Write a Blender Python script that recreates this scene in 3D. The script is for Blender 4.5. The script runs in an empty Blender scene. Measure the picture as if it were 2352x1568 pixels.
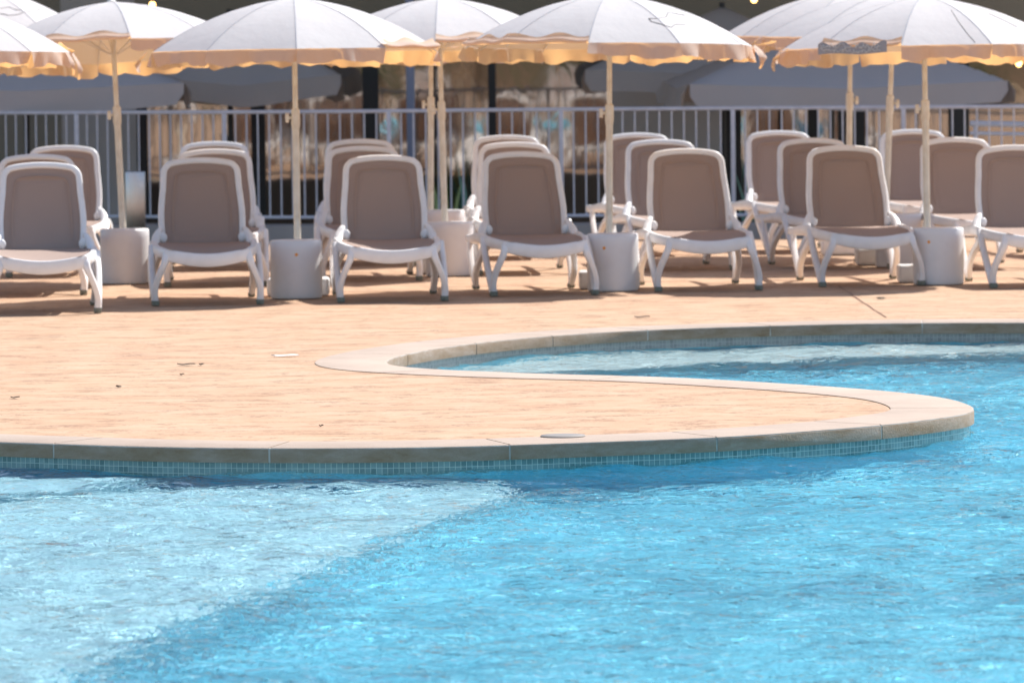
import bpy, bmesh, math, random
import numpy as np
from mathutils import Vector, Matrix, geometry
from mathutils.bvhtree import BVHTree
R = math.radians
rnd = random.Random(7)
sc = bpy.context.scene
col = sc.collection

# ------------------------------------------------------------------ camera
FPX, HC = 13067.0, 1.84             # focal length in pixels of a 2352 px wide frame, eye height
PITCH = math.atan((784 - 65) / FPX)
ROLL = R(0.6)
cd = bpy.data.cameras.new('camera'); cam = bpy.data.objects.new('camera', cd); col.objects.link(cam)
cd.lens = 200; cd.sensor_width = 36; cd.clip_start = 0.5; cd.clip_end = 3000
CM = Matrix.Rotation(R(90) - PITCH, 3, 'X') @ Matrix.Rotation(-ROLL, 3, 'Z')
cam.matrix_world = Matrix.Translation((0, 0, HC)) @ CM.to_4x4()
cd.dof.use_dof = True; cd.dof.focus_distance = 26.2; cd.dof.aperture_fstop = 6.7; cd.dof.aperture_blades = 9
sc.camera = cam

# ------------------------------------------------------------------ light
SUN_EL, SUN_AZ = R(49), R(46)
w = bpy.data.worlds.new('World'); sc.world = w; w.use_nodes = True
nt = w.node_tree; nt.nodes.clear()
sky = nt.nodes.new('ShaderNodeTexSky'); sky.sky_type = 'NISHITA'; sky.sun_disc = False
sky.sun_elevation = SUN_EL; sky.sun_rotation = SUN_AZ
bg = nt.nodes.new('ShaderNodeBackground'); bg.inputs['Strength'].default_value = 0.118
wo = nt.nodes.new('ShaderNodeOutputWorld')
nt.links.new(sky.outputs[0], bg.inputs[0]); nt.links.new(bg.outputs[0], wo.inputs[0])
sd = bpy.data.lights.new('sun', 'SUN'); sun = bpy.data.objects.new('sun', sd); col.objects.link(sun)
sd.energy = 5.0; sd.angle = R(0.55); sd.color = (1.0, 0.965, 0.92)
svec = Vector((math.sin(SUN_AZ) * math.cos(SUN_EL), math.cos(SUN_AZ) * math.cos(SUN_EL), math.sin(SUN_EL)))
sun.rotation_euler = svec.to_track_quat('Z', 'Y').to_euler(); sun.location = svec * 80
sd.cycles.is_caustics_light = True
sc.view_settings.view_transform = 'Standard'; sc.view_settings.look = 'None'
sc.view_settings.exposure = 0.45; sc.view_settings.gamma = 1
cy = sc.cycles
cy.use_denoising = True; cy.max_bounces = 10; cy.transparent_max_bounces = 12
cy.transmission_bounces = 6; cy.caustics_refractive = True; cy.caustics_reflective = False
cy.blur_glossy = 0.6; cy.sample_clamp_indirect = 6; cy.sample_clamp_direct = 0

# ------------------------------------------------------------------ helpers
def ray(px, py):
    return (CM @ Vector(((px - 1176) / FPX, -(py - 784) / FPX, -1))).normalized()
def P(px, py, z=0.0):
    d = ray(px, py); t = (z - HC) / d.z
    return Vector((0, 0, HC)) + d * t
def PY(px, py, Y):
    d = ray(px, py); return Vector((0, 0, HC)) + d * (Y / d.y)

def link(o, parent=None):
    col.objects.link(o)
    if parent: o.parent = parent
    return o
def mesh_obj(name, verts, faces, m=None, parent=None, smooth=True):
    me = bpy.data.meshes.new(name); me.from_pydata([tuple(v) for v in verts], [], faces); me.update()
    if smooth: me.shade_smooth()
    if m: me.materials.append(m)
    return link(bpy.data.objects.new(name, me), parent)
def tag(o, label=None, cat=None, group=None, kind=None):
    for k, v in (('label', label), ('category', cat), ('group', group), ('kind', kind)):
        if v: o[k] = v
    return o
def empty(name, loc=(0, 0, 0), rz=0):
    o = bpy.data.objects.new(name, None); o.location = loc; o.rotation_euler = (0, 0, rz)
    o.empty_display_size = .1
    return link(o)
def copy_tree(o, parent=None):
    c = o.copy(); col.objects.link(c)
    if parent: c.parent = parent
    for ch in o.children: copy_tree(ch, c)
    return c

class MB:
    def __init__(s): s.v = []; s.f = []
    def add(s, vs, fs):
        n = len(s.v); s.v += [Vector(v) for v in vs]; s.f += [tuple(i + n for i in f) for f in fs]
    def box(s, a, b, bev=0):
        x0, y0, z0 = a; x1, y1, z1 = b
        bm = bmesh.new(); bmesh.ops.create_cube(bm, size=1)
        for v in bm.verts:
            v.co = Vector(((x0 + x1) / 2 + v.co.x * (x1 - x0), (y0 + y1) / 2 + v.co.y * (y1 - y0), (z0 + z1) / 2 + v.co.z * (z1 - z0)))
        if bev: bmesh.ops.bevel(bm, geom=bm.edges[:], offset=bev, segments=3, affect='EDGES', profile=.5)
        bm.verts.index_update()
        s.add([v.co for v in bm.verts], [[v.index for v in f.verts] for f in bm.faces]); bm.free()
    def sweep(s, pts, wh, side=(1, 0, 0), n=12, sub=5, sq=3.2, closed=False):
        """sweep a rounded-rectangle section along a smoothed path; wh = (width along side, height)"""
        P_ = [Vector(p) for p in pts]
        W = [wh] * len(P_) if not isinstance(wh[0], (tuple, list)) else wh
        pp, ww = [], []
        N = len(P_)
        rng = N if closed else N - 1
        for i in range(rng):
            g = (lambda k: P_[k % N]) if closed else (lambda k: P_[max(0, min(N - 1, k))])
            for j in range(sub):
                t = j / sub
                a, b, c, d = g(i - 1), g(i), g(i + 1), g(i + 2)
                pp.append(.5 * ((2 * b) + (c - a) * t + (2 * a - 5 * b + 4 * c - d) * t * t + (3 * b - a - 3 * c + d) * t ** 3))
                w0, w1 = W[i], W[(i + 1) % N]
                ww.append((w0[0] * (1 - t) + w1[0] * t, w0[1] * (1 - t) + w1[1] * t))
        if not closed: pp.append(P_[-1]); ww.append(W[-1])
        M = len(pp); vs = []; S0 = Vector(side)
        for i, p in enumerate(pp):
            if closed: T = (pp[(i + 1) % M] - pp[i - 1]).normalized()
            else: T = (pp[min(M - 1, i + 1)] - pp[max(0, i - 1)]).normalized()
            S = (S0 - T * S0.dot(T))
            S = S.normalized() if S.length > 1e-4 else Vector((0, 1, 0))
            U = T.cross(S)
            for k in range(n):
                a = 2 * math.pi * k / n; c_, s_ = math.cos(a), math.sin(a)
                e = 2 / sq
                cx = math.copysign(abs(c_) ** e, c_) * ww[i][0] / 2; sy = math.copysign(abs(s_) ** e, s_) * ww[i][1] / 2
                vs.append(p + S * cx + U * sy)
        fs = []
        for i in range(M if closed else M - 1):
            for k in range(n):
                a = i * n + k; b = i * n + (k + 1) % n; c = ((i + 1) % M) * n + (k + 1) % n; d = ((i + 1) % M) * n + k
                fs.append((a, b, c, d))
        if not closed:
            fs.append(tuple(range(n))[::-1]); fs.append(tuple((M - 1) * n + k for k in range(n)))
        s.add(vs, fs)
    def tube(s, a, b, r0, r1=None, n=16, caps=True):
        a, b = Vector(a), Vector(b); r1 = r0 if r1 is None else r1
        T = (b - a).normalized(); S = T.orthogonal().normalized(); U = T.cross(S)
        vs = []
        for p, r in ((a, r0), (b, r1)):
            for k in range(n):
                t = 2 * math.pi * k / n; vs.append(p + S * math.cos(t) * r + U * math.sin(t) * r)
        fs = [(k, (k + 1) % n, n + (k + 1) % n, n + k) for k in range(n)]
        if caps: fs += [tuple(range(n))[::-1], tuple(range(n, 2 * n))]
        s.add(vs, fs)
    def lathe(s, prof, n=40, c=(0, 0, 0)):
        c = Vector(c); vs = []; m = len(prof)
        for r, z in prof:
            for k in range(n):
                t = 2 * math.pi * k / n; vs.append(c + Vector((r * math.cos(t), r * math.sin(t), z)))
        fs = []
        for i in range(m - 1):
            for k in range(n): fs.append((i * n + k, i * n + (k + 1) % n, (i + 1) * n + (k + 1) % n, (i + 1) * n + k))
        fs.append(tuple(range(n))[::-1]); fs.append(tuple((m - 1) * n + k for k in range(n)))
        s.add(vs, fs)
    def ball(s, c, r, sc_=(1, 1, 1), seg=12, jit=0):
        bm = bmesh.new(); bmesh.ops.create_uvsphere(bm, u_segments=seg, v_segments=max(6, seg * 2 // 3), radius=r)
        s.add([Vector((v.co.x * sc_[0], v.co.y * sc_[1], v.co.z * sc_[2])) + Vector(c) for v in bm.verts], [[v.index for v in f.verts] for f in bm.faces]); bm.free()
    def build(s, name, m, parent=None, smooth=True, sharp=40):
        o = mesh_obj(name, s.v, s.f, m, parent, smooth)
        if smooth: o.data.set_sharp_from_angle(angle=R(sharp))
        return o

# ------------------------------------------------------------------ materials
def mat(name, base=(.8, .8, .8), rough=.5, metal=0, spec=.5):
    m = bpy.data.materials.new(name); m.use_nodes = True
    b = m.node_tree.nodes['Principled BSDF']
    b.inputs['Base Color'].default_value = (*base, 1); b.inputs['Roughness'].default_value = rough
    b.inputs['Metallic'].default_value = metal; b.inputs['Specular IOR Level'].default_value = spec
    return m
def N(m, t, **kw):
    n = m.node_tree.nodes.new('ShaderNode' + t)
    for k, v in kw.items(): setattr(n, k, v)
    return n
def L(m, a, b): m.node_tree.links.new(a, b)
def coords(m, scale=(1, 1, 1), out='Object', rot=(0, 0, 0), loc=(0, 0, 0)):
    t = N(m, 'TexCoord'); mp = N(m, 'Mapping'); mp.inputs['Scale'].default_value = scale
    mp.inputs['Rotation'].default_value = rot; mp.inputs['Location'].default_value = loc
    L(m, t.outputs[out], mp.inputs[0]); return mp.outputs[0]
def noise(m, vec, scale, detail=4, rough=.5, dist=0):
    n = N(m, 'TexNoise'); n.inputs['Scale'].default_value = scale; n.inputs['Detail'].default_value = detail
    n.inputs['Roughness'].default_value = rough; n.inputs['Distortion'].default_value = dist
    if vec: L(m, vec, n.inputs['Vector'])
    return n.outputs['Fac']
def ramp(m, fac, stops):
    r = N(m, 'ValToRGB'); L(m, fac, r.inputs[0]); e = r.color_ramp.elements
    while len(e) > 1: e.remove(e[-1])
    e[0].position = stops[0][0]; e[0].color = (*stops[0][1], 1)
    for p, c in stops[1:]:
        x = e.new(p); x.color = (*c, 1)
    return r.outputs[0]
def mixc(m, fac, a, b, mode='MIX'):
    n = N(m, 'Mix', data_type='RGBA', blend_type=mode)
    for inp, v in ((n.inputs[0], fac), (n.inputs[6], a), (n.inputs[7], b)):
        if isinstance(v, (int, float)): inp.default_value = v
        elif isinstance(v, tuple): inp.default_value = (*v, 1)
        else: L(m, v, inp)
    return n.outputs[2]
def bump(m, h, strength=.3, dist=.01, to=None):
    b = N(m, 'Bump'); b.inputs['Strength'].default_value = strength; b.inputs['Distance'].default_value = dist
    L(m, h, b.inputs['Height']); p = m.node_tree.nodes.get('Principled BSDF')
    L(m, b.outputs[0], to if to else p.inputs['Normal']); return b.outputs[0]
def pr(m): return m.node_tree.nodes['Principled BSDF']
def mth(m, op, a, b=None):
    n = N(m, 'Math', operation=op)
    for i, v in enumerate((a, b)):
        if v is None: continue
        if isinstance(v, (int, float)): n.inputs[i].default_value = v
        else: L(m, v, n.inputs[i])
    return n.outputs[0]

# white moulded resin
M_resin = mat('white_resin', (.84, .83, .82), .36)
v = coords(M_resin); c = ramp(M_resin, noise(M_resin, v, 9, 5, .6), [(.3, (.83, .82, .81)), (.55, (.89, .885, .88)), (.8, (.90, .895, .89))])
L(M_resin, c, pr(M_resin).inputs['Base Color']); bump(M_resin, noise(M_resin, v, 160, 2), .12, .002)
# pale drum plastic
M_drum = mat('drum_plastic', (.78, .77, .78), .45)
v = coords(M_drum); c = ramp(M_drum, noise(M_drum, v, 6, 5, .65), [(.25, (.78, .765, .76)), (.5, (.83, .82, .82)), (.8, (.85, .84, .84))])
L(M_drum, c, pr(M_drum).inputs['Base Color']); bump(M_drum, noise(M_drum, v, 90, 3), .15, .002)
M_dot = mat('orange_sticker', (.95, .38, .04), .5)
M_cap = mat('rubber_foot', (.20, .22, .17), .7)
v = coords(M_cap); L(M_cap, ramp(M_cap, noise(M_cap, v, 40), [(.3, (.13, .14, .11)), (.7, (.28, .29, .23))]), pr(M_cap).inputs['Base Color'])
# sling fabric : woven mesh that lets a little light through
M_sling = mat('sling_fabric', (.33, .25, .22), .8, spec=.25)
v = coords(M_sling)
wv = N(M_sling, 'TexChecker'); wv.inputs['Scale'].default_value = 420; L(M_sling, v, wv.inputs['Vector'])
c = mixc(M_sling, wv.outputs['Fac'], (.345, .256, .215), (.45, .343, .290))
c = mixc(M_sling, mth(M_sling, 'MULTIPLY', noise(M_sling, v, 3, 3), .5), c, (.35, .26, .22))
L(M_sling, c, pr(M_sling).inputs['Base Color']); bump(M_sling, noise(M_sling, v, 500, 1), .25, .001)
tr = N(M_sling, 'BsdfTranslucent'); tr.inputs[0].default_value = (.42, .27, .20, 1)
mx = N(M_sling, 'MixShader'); mx.inputs[0].default_value = .012
L(M_sling, pr(M_sling).outputs[0], mx.inputs[1]); L(M_sling, tr.outputs[0], mx.inputs[2])
L(M_sling, mx.outputs[0], M_sling.node_tree.nodes['Material Output'].inputs[0])
M_line = mat('stretched_sling', (.50, .36, .28), .7)
# parasol canvas : white, warm when the sun shines through
def canvas(name, base, trans, f):
    m = mat(name, base, .75, spec=.2)
    v = coords(m); c = mixc(m, mth(m, 'MULTIPLY', noise(m, v, 2.5, 6, .65), .35), base, tuple(x * .8 for x in base))
    L(m, c, pr(m).inputs['Base Color'])
    vb = coords(m, (1, 1, .3)); bump(m, noise(m, vb, 7, 5, .6), .2, .03)
    t = N(m, 'BsdfTranslucent'); t.inputs[0].default_value = (*trans, 1)
    x = N(m, 'MixShader'); x.inputs[0].default_value = f
    L(m, pr(m).outputs[0], x.inputs[1]); L(m, t.outputs[0], x.inputs[2])
    L(m, x.outputs[0], m.node_tree.nodes['Material Output'].inputs[0])
    return m
M_canvas = canvas('parasol_canvas', (.63, .627, .63), (.95, .50, .16), .13)
M_val = canvas('valance_canvas', (.73, .66, .59), (.98, .53, .18), .44)
M_grey_hem = canvas('grey_hem_canvas', (.62, .55, .52), (.3, .25, .22), .12)
M_grey = canvas('grey_parasol_canvas', (.74, .72, .75), (.3, .25, .22), .12)
M_pole = mat('cream_pole', (.80, .74, .62), .4)
v = coords(M_pole); L(M_pole, ramp(M_pole, noise(M_pole, v, 12, 5), [(.3, (.70, .62, .50)), (.6, (.82, .77, .66))]), pr(M_pole).inputs['Base Color'])
M_rib = mat('rib_metal', (.75, .72, .68), .4)
M_seam = mat('canopy_seam', (.40, .40, .43), .8)
M_mark = mat('dark_stitching', (.10, .09, .08), .8)
M_fence = mat('fence_paint', (.50, .50, .56), .42)
v = coords(M_fence); L(M_fence, ramp(M_fence, noise(M_fence, v, 14, 4), [(.3, (.64, .64, .70)), (.7, (.76, .76, .82))]), pr(M_fence).inputs['Base Color'])
M_steel = mat('brushed_steel', (.55, .55, .58), .24, 1)
v = coords(M_steel, (60, 60, 1)); bump(M_steel, noise(M_steel, v, 6, 3), .1, .003)
M_dark = mat('dark_frame', (.025, .026, .032), .45)
M_blue = mat('blue_steel_paint', (.16, .20, .30), .4)
M_bulb = mat('warm_bulb', (1, .7, .3), .3)
pr(M_bulb).inputs['Emission Color'].default_value = (1, .55, .18, 1); pr(M_bulb).inputs['Emission Strength'].default_value = 4.5

def wallmat(name, a, b):
    m = mat(name, a, .85); v = coords(m)
    L(m, ramp(m, noise(m, v, .9, 7, .65), [(.3, a), (.7, b)]), pr(m).inputs['Base Color'])
    bump(m, noise(m, v, 60, 4), .3, .004); return m
M_wallA = wallmat('olive_render', (.27, .25, .21), (.34, .31, .26))
M_wallB = wallmat('grey_render', (.50, .485, .49), (.57, .555, .56))
M_kerb = wallmat('kerb_concrete', (.38, .34, .32), (.50, .45, .42))
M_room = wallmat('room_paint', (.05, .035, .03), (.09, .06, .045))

# glass : tinted, mirrors the sunny pool side, slightly wavy
M_glass = bpy.data.materials.new('tinted_glass'); M_glass.use_nodes = True
g = M_glass; g.node_tree.nodes.remove(g.node_tree.nodes['Principled BSDF'])
gl = N(g, 'BsdfGlossy'); gl.inputs['Roughness'].default_value = .03; gl.inputs[0].default_value = (1, .96, .92, 1)
tp = N(g, 'BsdfTransparent'); tp.inputs[0].default_value = (.22, .20, .19, 1)
mx = N(g, 'MixShader'); mx.inputs[0].default_value = .36
vg = coords(g, (1, 1, .7)); bp = N(g, 'Bump'); bp.inputs['Strength'].default_value = 1; bp.inputs['Distance'].default_value = .0006
L(g, noise(g, vg, 2.6, 2, .5, 1.0), bp.inputs['Height']); L(g, bp.outputs[0], gl.inputs['Normal'])
L(g, tp.outputs[0], mx.inputs[1]); L(g, gl.outputs[0], mx.inputs[2]); L(g, mx.outputs[0], g.node_tree.nodes['Material Output'].inputs[0])

# stamped concrete deck
M_deck = mat('stamped_concrete', (.7, .45, .3), .8, spec=.25)
v = coords(M_deck)
big = noise(M_deck, v, .45, 5, .6)
grain = noise(M_deck, coords(M_deck, (.8, 1.1, 1)), 3.4, 10, .66, .5)
c = ramp(M_deck, grain, [(.30, (.45, .270, .162)), (.44, (.515, .335, .210)), (.56, (.55, .378, .248)), (.72, (.595, .425, .295))])
pk = noise(M_deck, coords(M_deck, (.5, .9, 1), loc=(4, 4, 0)), .8, 6, .65)
c = mixc(M_deck, ramp(M_deck, pk, [(.42, (0, 0, 0)), (.66, (.5, .5, .5))]), c, (.53, .315, .202))
def fissure(scl, loc, width, lo, hi, pscale):
    f1 = noise(M_deck, coords(M_deck, (.8, 2.4, 1), loc=loc), scl, 7, .62, .8)
    d1 = mth(M_deck, 'ABSOLUTE', mth(M_deck, 'SUBTRACT', f1, .5))
    pt = noise(M_deck, coords(M_deck, (1, 1.8, 1), loc=(loc[0] + 6, 2, 0)), pscale, 5, .65)
    return mth(M_deck, 'MULTIPLY', ramp(M_deck, d1, [(0, (1, 1, 1)), (width, (.6, .6, .6)), (width * 1.8, (0, 0, 0))]),
               ramp(M_deck, pt, [(lo, (0, 0, 0)), (hi, (1, 1, 1))]))
fis = mth(M_deck, 'MAXIMUM', fissure(6.0, (3, 1, 0), .012, .52, .585, 2.2), fissure(14.0, (7, 4, 0), .022, .53, .59, 3.0))
c = mixc(M_deck, mth(M_deck, 'MULTIPLY', fis, .9), c, (.20, .095, .06))
spk = noise(M_deck, coords(M_deck, (1, 1.2, 1)), 70, 3, .6)
c = mixc(M_deck, ramp(M_deck, spk, [(.32, (.55, .55, .55)), (.42, (0, 0, 0))]), c, (.42, .22, .14))
L(M_deck, c, pr(M_deck).inputs['Base Color'])
hgt = mth(M_deck, 'SUBTRACT', mth(M_deck, 'ADD', grain, mth(M_deck, 'MULTIPLY', spk, .25)), mth(M_deck, 'MULTIPLY', fis, .9))
bump(M_deck, hgt, .34, .008)

# sandstone coping : top pale pink, the weathered face brownish
M_cop = mat('coping_stone', (.6, .5, .42), .85, spec=.25)
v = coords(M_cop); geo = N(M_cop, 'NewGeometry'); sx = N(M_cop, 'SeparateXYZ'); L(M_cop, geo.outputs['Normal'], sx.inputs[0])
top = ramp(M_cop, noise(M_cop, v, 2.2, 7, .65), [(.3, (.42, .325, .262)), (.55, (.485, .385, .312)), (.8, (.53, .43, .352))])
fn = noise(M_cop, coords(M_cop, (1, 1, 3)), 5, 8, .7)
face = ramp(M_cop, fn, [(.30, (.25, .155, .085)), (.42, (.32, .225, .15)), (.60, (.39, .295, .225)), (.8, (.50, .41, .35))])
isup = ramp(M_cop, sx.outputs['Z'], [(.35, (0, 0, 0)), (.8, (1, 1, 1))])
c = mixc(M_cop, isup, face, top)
sp = noise(M_cop, v, 220, 2)
c = mixc(M_cop, ramp(M_cop, sp, [(.28, (.6, .6, .6)), (.42, (0, 0, 0))]), c, (.30, .22, .17))
L(M_cop, c, pr(M_cop).inputs['Base Color']); bump(M_cop, mth(M_cop, 'ADD', noise(M_cop, v, 120, 3), noise(M_cop, v, 30, 4)), .5, .004)
M_grout = mat('grout', (.62, .58, .52), .9); v = coords(M_grout)
L(M_grout, ramp(M_grout, noise(M_grout, v, 8), [(.4, (.36, .30, .25)), (.6, (.58, .54, .50))]), pr(M_grout).inputs['Base Color'])

# glass mosaic, uses UV in metres
def mosaic(name, c1, c2, grout, scale=1 / .0254, rough=.18, varscale=1.0, uv=True):
    m = mat(name, c1, rough); v = coords(m, (1, 1, 1), 'UV' if uv else 'Object')
    br = N(m, 'TexBrick'); br.offset = 0; br.squash = 1
    for k, x in (('Scale', scale), ('Mortar Size', .05), ('Mortar Smooth', .2), ('Bias', 0), ('Brick Width', 1), ('Row Height', 1)):
        br.inputs[k].default_value = x
    br.inputs['Color1'].default_value = (*c1, 1); br.inputs['Color2'].default_value = (*c2, 1); br.inputs['Mortar'].default_value = (*grout, 1)
    L(m, v, br.inputs['Vector'])
    n = noise(m, v, varscale, 4, .6)
    c = mixc(m, mth(m, 'MULTIPLY', n, .5), br.outputs[0], mixc(m, .5, c1, grout))
    L(m, c, pr(m).inputs['Base Color'])
    bump(m, mth(m, 'SUBTRACT', 1, br.outputs['Fac']), .4, .002)
    return m
M_tile = mosaic('waterline_mosaic', (.045, .15, .165), (.20, .33, .345), (.62, .72, .66))
M_tile_grey = mosaic('grey_waterline_mosaic', (.22, .23, .24), (.34, .35, .35), (.50, .49, .46))
M_back = mosaic('sandy_shelf_mosaic', (.38, .48, .50), (.56, .63, .63), (.54, .60, .58), 1 / .05, .4, .6, False)
M_floor = mosaic('pool_floor_mosaic', (.065, .53, .76), (.23, .74, .90), (.40, .80, .90), 1 / .05, .4, .6, False)
M_shelf = mosaic('pool_shelf_mosaic', (.29, .53, .63), (.44, .67, .74), (.50, .68, .73), 1 / .05, .4, .6, False)

# water
WBUMP = .033
M_water = bpy.data.materials.new('water'); M_water.use_nodes = True
M_water.node_tree.nodes.remove(M_water.node_tree.nodes['Principled BSDF'])
wr = N(M_water, 'BsdfRefraction'); wr.inputs['IOR'].default_value = 1.333; wr.inputs['Roughness'].default_value = 0
wr.inputs[0].default_value = (.90, .98, 1, 1)
wg = N(M_water, 'BsdfGlossy'); wg.inputs['Roughness'].default_value = .02
fr = N(M_water, 'Fresnel'); fr.inputs['IOR'].default_value = 1.333
vw = coords(M_water)
hw_ = mth(M_water, 'ADD', noise(M_water, vw, 9, 2, .5, .6), mth(M_water, 'MULTIPLY', noise(M_water, vw, 27, 2, .5, .4), .5))
wb_ = N(M_water, 'Bump'); wb_.inputs['Strength'].default_value = 1; wb_.inputs['Distance'].default_value = WBUMP
L(M_water, hw_, wb_.inputs['Height'])
for q in (wr, wg, fr): L(M_water, wb_.outputs[0], q.inputs['Normal'])
mw_ = N(M_water, 'MixShader'); L(M_water, mth(M_water, 'MULTIPLY', fr.outputs[0], .62), mw_.inputs[0])
L(M_water, wr.outputs[0], mw_.inputs[1]); L(M_water, wg.outputs[0], mw_.inputs[2])
L(M_water, mw_.outputs[0], M_water.node_tree.nodes['Material Output'].inputs[0])

# ------------------------------------------------------------------ pool outline (traced, metres on the deck plane)
edge_px = [(3400, 748), (2700, 741), (2352, 740), (2000, 742), (1770, 747), (1480, 757), (1270, 770), (1100, 786), (980, 803), (915, 817), (884, 829),
           (905, 840), (990, 847), (1100, 852), (1260, 858), (1552, 866), (1902, 886.5), (2096, 902.5), (2181, 914), (2225, 926), (2246, 941),
           (2222, 950), (2178, 956), (2036, 974), (1900, 985), (1651, 1003), (1426, 1011), (1165, 1021), (900, 1027), (615, 1028), (300, 1024), (125, 1017), (0, 1014), (-350, 1000), (-900, 975)]
ctrl = [P(x, y) for x, y in edge_px]
def catmull(c, sub):
    out = []
    for i in range(len(c) - 1):
        a, b, d, e = c[max(0, i - 1)], c[i], c[i + 1], c[min(len(c) - 1, i + 2)]
        for j in range(sub):
            t = j / sub
            # centripetal-ish: plain uniform on well spaced points
            out.append(.5 * ((2 * b) + (d - a) * t + (2 * a - 5 * b + 4 * d - e) * t * t + (3 * b - a - 3 * d + e) * t ** 3))
    out.append(c[-1]); return out
def resample(pts, step):
    d = [0]
    for a, b in zip(pts, pts[1:]): d.append(d[-1] + (b - a).length)
    n = int(d[-1] / step); xs = np.linspace(0, d[-1], n + 1)
    X = np.interp(xs, d, [p.x for p in pts]); Y = np.interp(xs, d, [p.y for p in pts])
    return np.stack([X, Y], 1), d[-1] / n
E, step = resample(catmull(ctrl, 12), .04)
for _ in range(60): E[1:-1] = E[1:-1] * .5 + (E[:-2] + E[2:]) * .25     # iron out kinks
T = np.gradient(E, axis=0); T /= np.linalg.norm(T, axis=1)[:, None]
NRM = np.stack([T[:, 1], -T[:, 0]], 1)        # walking right-to-left along the far side the deck is to the right
# make sure it points to the deck (away from the camera on the far side)
if NRM[20][1] < 0: NRM = -NRM
S = np.arange(len(E)) * step
def off(d):
    return E + NRM * d
def near_s(px, py):
    p = P(px, py); return int(np.argmin((E[:, 0] - p.x) ** 2 + (E[:, 1] - p.y) ** 2))
WZ = -.115                                      # water level
CW = .40                                        # coping width
joints = [near_s(x, y) for x, y in [(2900, 742), (2500, 741), (2118, 741), (1776, 747), (1490, 757), (1268, 770), (1095, 787), (930, 812),
          (1000, 848), (1450, 863), (1902, 886), (2237, 935), (2036, 974), (1651, 1003), (1165, 1021), (615, 1028), (125, 1017), (-350, 1000)]]
cv, cf = [], []
prof = [(0, -.068), (0, -.012), (.004, -.004), (.013, 0), (CW, 0), (CW, -.068)]
cuts = sorted(set([0] + joints + [len(E) - 1]))
def strip_quads(offs_z, i0, i1, inset0, inset1):
    n0 = len(cv); idx = list(range(i0, i1 + 1)); m = len(offs_z)
    for q, i in enumerate(idx):
        e = E[i].copy(); n = NRM[i]
        if q == 0: e = e + T[i] * inset0
        if q == len(idx) - 1: e = e - T[i] * inset1
        for d, z in offs_z: cv.append((e[0] + n[0] * d, e[1] + n[1] * d, z))
    for q in range(len(idx) - 1):
        for k in range(m - 1):
            a = n0 + q * m + k; cf.append((a, a + 1, a + m + 1, a + m))
    cf.append(tuple(n0 + k for k in range(m))[::-1]); cf.append(tuple(n0 + (len(idx) - 1) * m + k for k in range(m)))
for a, b in zip(cuts, cuts[1:]): strip_quads(prof, a, b, .0045, .0045)
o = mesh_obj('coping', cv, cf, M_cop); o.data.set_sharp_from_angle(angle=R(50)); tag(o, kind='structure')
bm = bmesh.new(); bm.from_mesh(o.data); bmesh.ops.recalc_face_normals(bm, faces=bm.faces); bm.to_mesh(o.data); bm.free()
# grout body just under the stones
cv, cf = [], []
strip_quads([(.0025, -.066), (.0025, -.004), (CW - .004, -.003), (CW - .004, -.066)], 0, len(E) - 1, 0, 0)
tag(mesh_obj('coping_grout', cv, cf, M_grout, smooth=False), kind='structure')

# far corners of the pool (outside the picture)
PXR, PXL, PYN = E[0][0] + .0, E[-1][0] + .0, 6.0
# deck sheet with the pool cut out of it
def sheet(name, outer, m, z, holes=()):
    polys = [[Vector((x, y, 0)) for x, y in outer]] + [[Vector((x, y, 0)) for x, y in h] for h in holes]
    tris = geometry.tessellate_polygon(polys)
    vs = [(p.x, p.y, z) for pl in polys for p in pl]
    o = mesh_obj(name, vs, [tuple(t) for t in tris], m, smooth=False)
    bm = bmesh.new(); bm.from_mesh(o.data)
    for f in bm.faces:
        if f.normal.z < 0: f.normal_flip()
    bm.to_mesh(o.data); bm.free(); return o
inner = off(CW + .003)
# drop self-crossing points of the offset at tight bends
keep = [0]
for i in range(1, len(inner)):
    d = inner[i] - inner[keep[-1]]
    if np.dot(d, T[i]) > .01: keep.append(i)
inner = inner[keep]
xr, xl = E[0][0], E[-1][0]
hole = [tuple(p) for p in inner] + [(xl - .0, PYN - .4), (xr, PYN - .4)]
deckY = 49.3
tag(sheet('pool_deck', [(-60, -70), (60, -70), (60, deckY), (-60, deckY)], M_deck, -.004, [hole]), kind='structure')

# pool walls
def wall_strip(name, d, z0, z1, m, i0=0, i1=None):
    i1 = len(E) if i1 is None else i1
    Q = off(d)[i0:i1]; vs = []; fs = []
    for p in Q: vs += [(p[0], p[1], z1), (p[0], p[1], z0)]
    for i in range(len(Q) - 1): fs.append((2 * i, 2 * i + 1, 2 * i + 3, 2 * i + 2))
    o = mesh_obj(name, vs, fs, m); uv = o.data.uv_layers.new(name='UVMap')
    for lp in o.data.loops:
        v_ = lp.vertex_index; uv.data[lp.index].uv = ((i0 + v_ // 2) * step, vs[v_][2] + .0685)
    return tag(o, kind='structure')
itip = near_s(905, 840)
tile = wall_strip('waterline_tiles', .018, -.1695, -.067, M_tile, itip)
tile2 = wall_strip('rear_waterline_tiles', .018, -.1695, -.067, M_tile_grey, 0, itip + 1)
wallb = wall_strip('pool_wall', .018, -1.1, -.1695, M_floor)
closing = mesh_obj('pool_side_wall', [(xl, E[-1][1], 0), (xl, E[-1][1], -1.1), (xl, PYN, 0), (xl, PYN, -1.1), (xr, PYN, 0), (xr, PYN, -1.1), (xr, E[0][1], 0), (xr, E[0][1], -1.1)],
                   [(0, 1, 3, 2), (2, 3, 5, 4), (4, 5, 7, 6)], M_floor, smooth=False); tag(closing, kind='structure')
pcx = [(xl, PYN - .4), (xr, PYN - .4), (xr, PYN), (xl, PYN)]
tag(sheet('near_coping', pcx, M_cop, 0), kind='structure')
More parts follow.
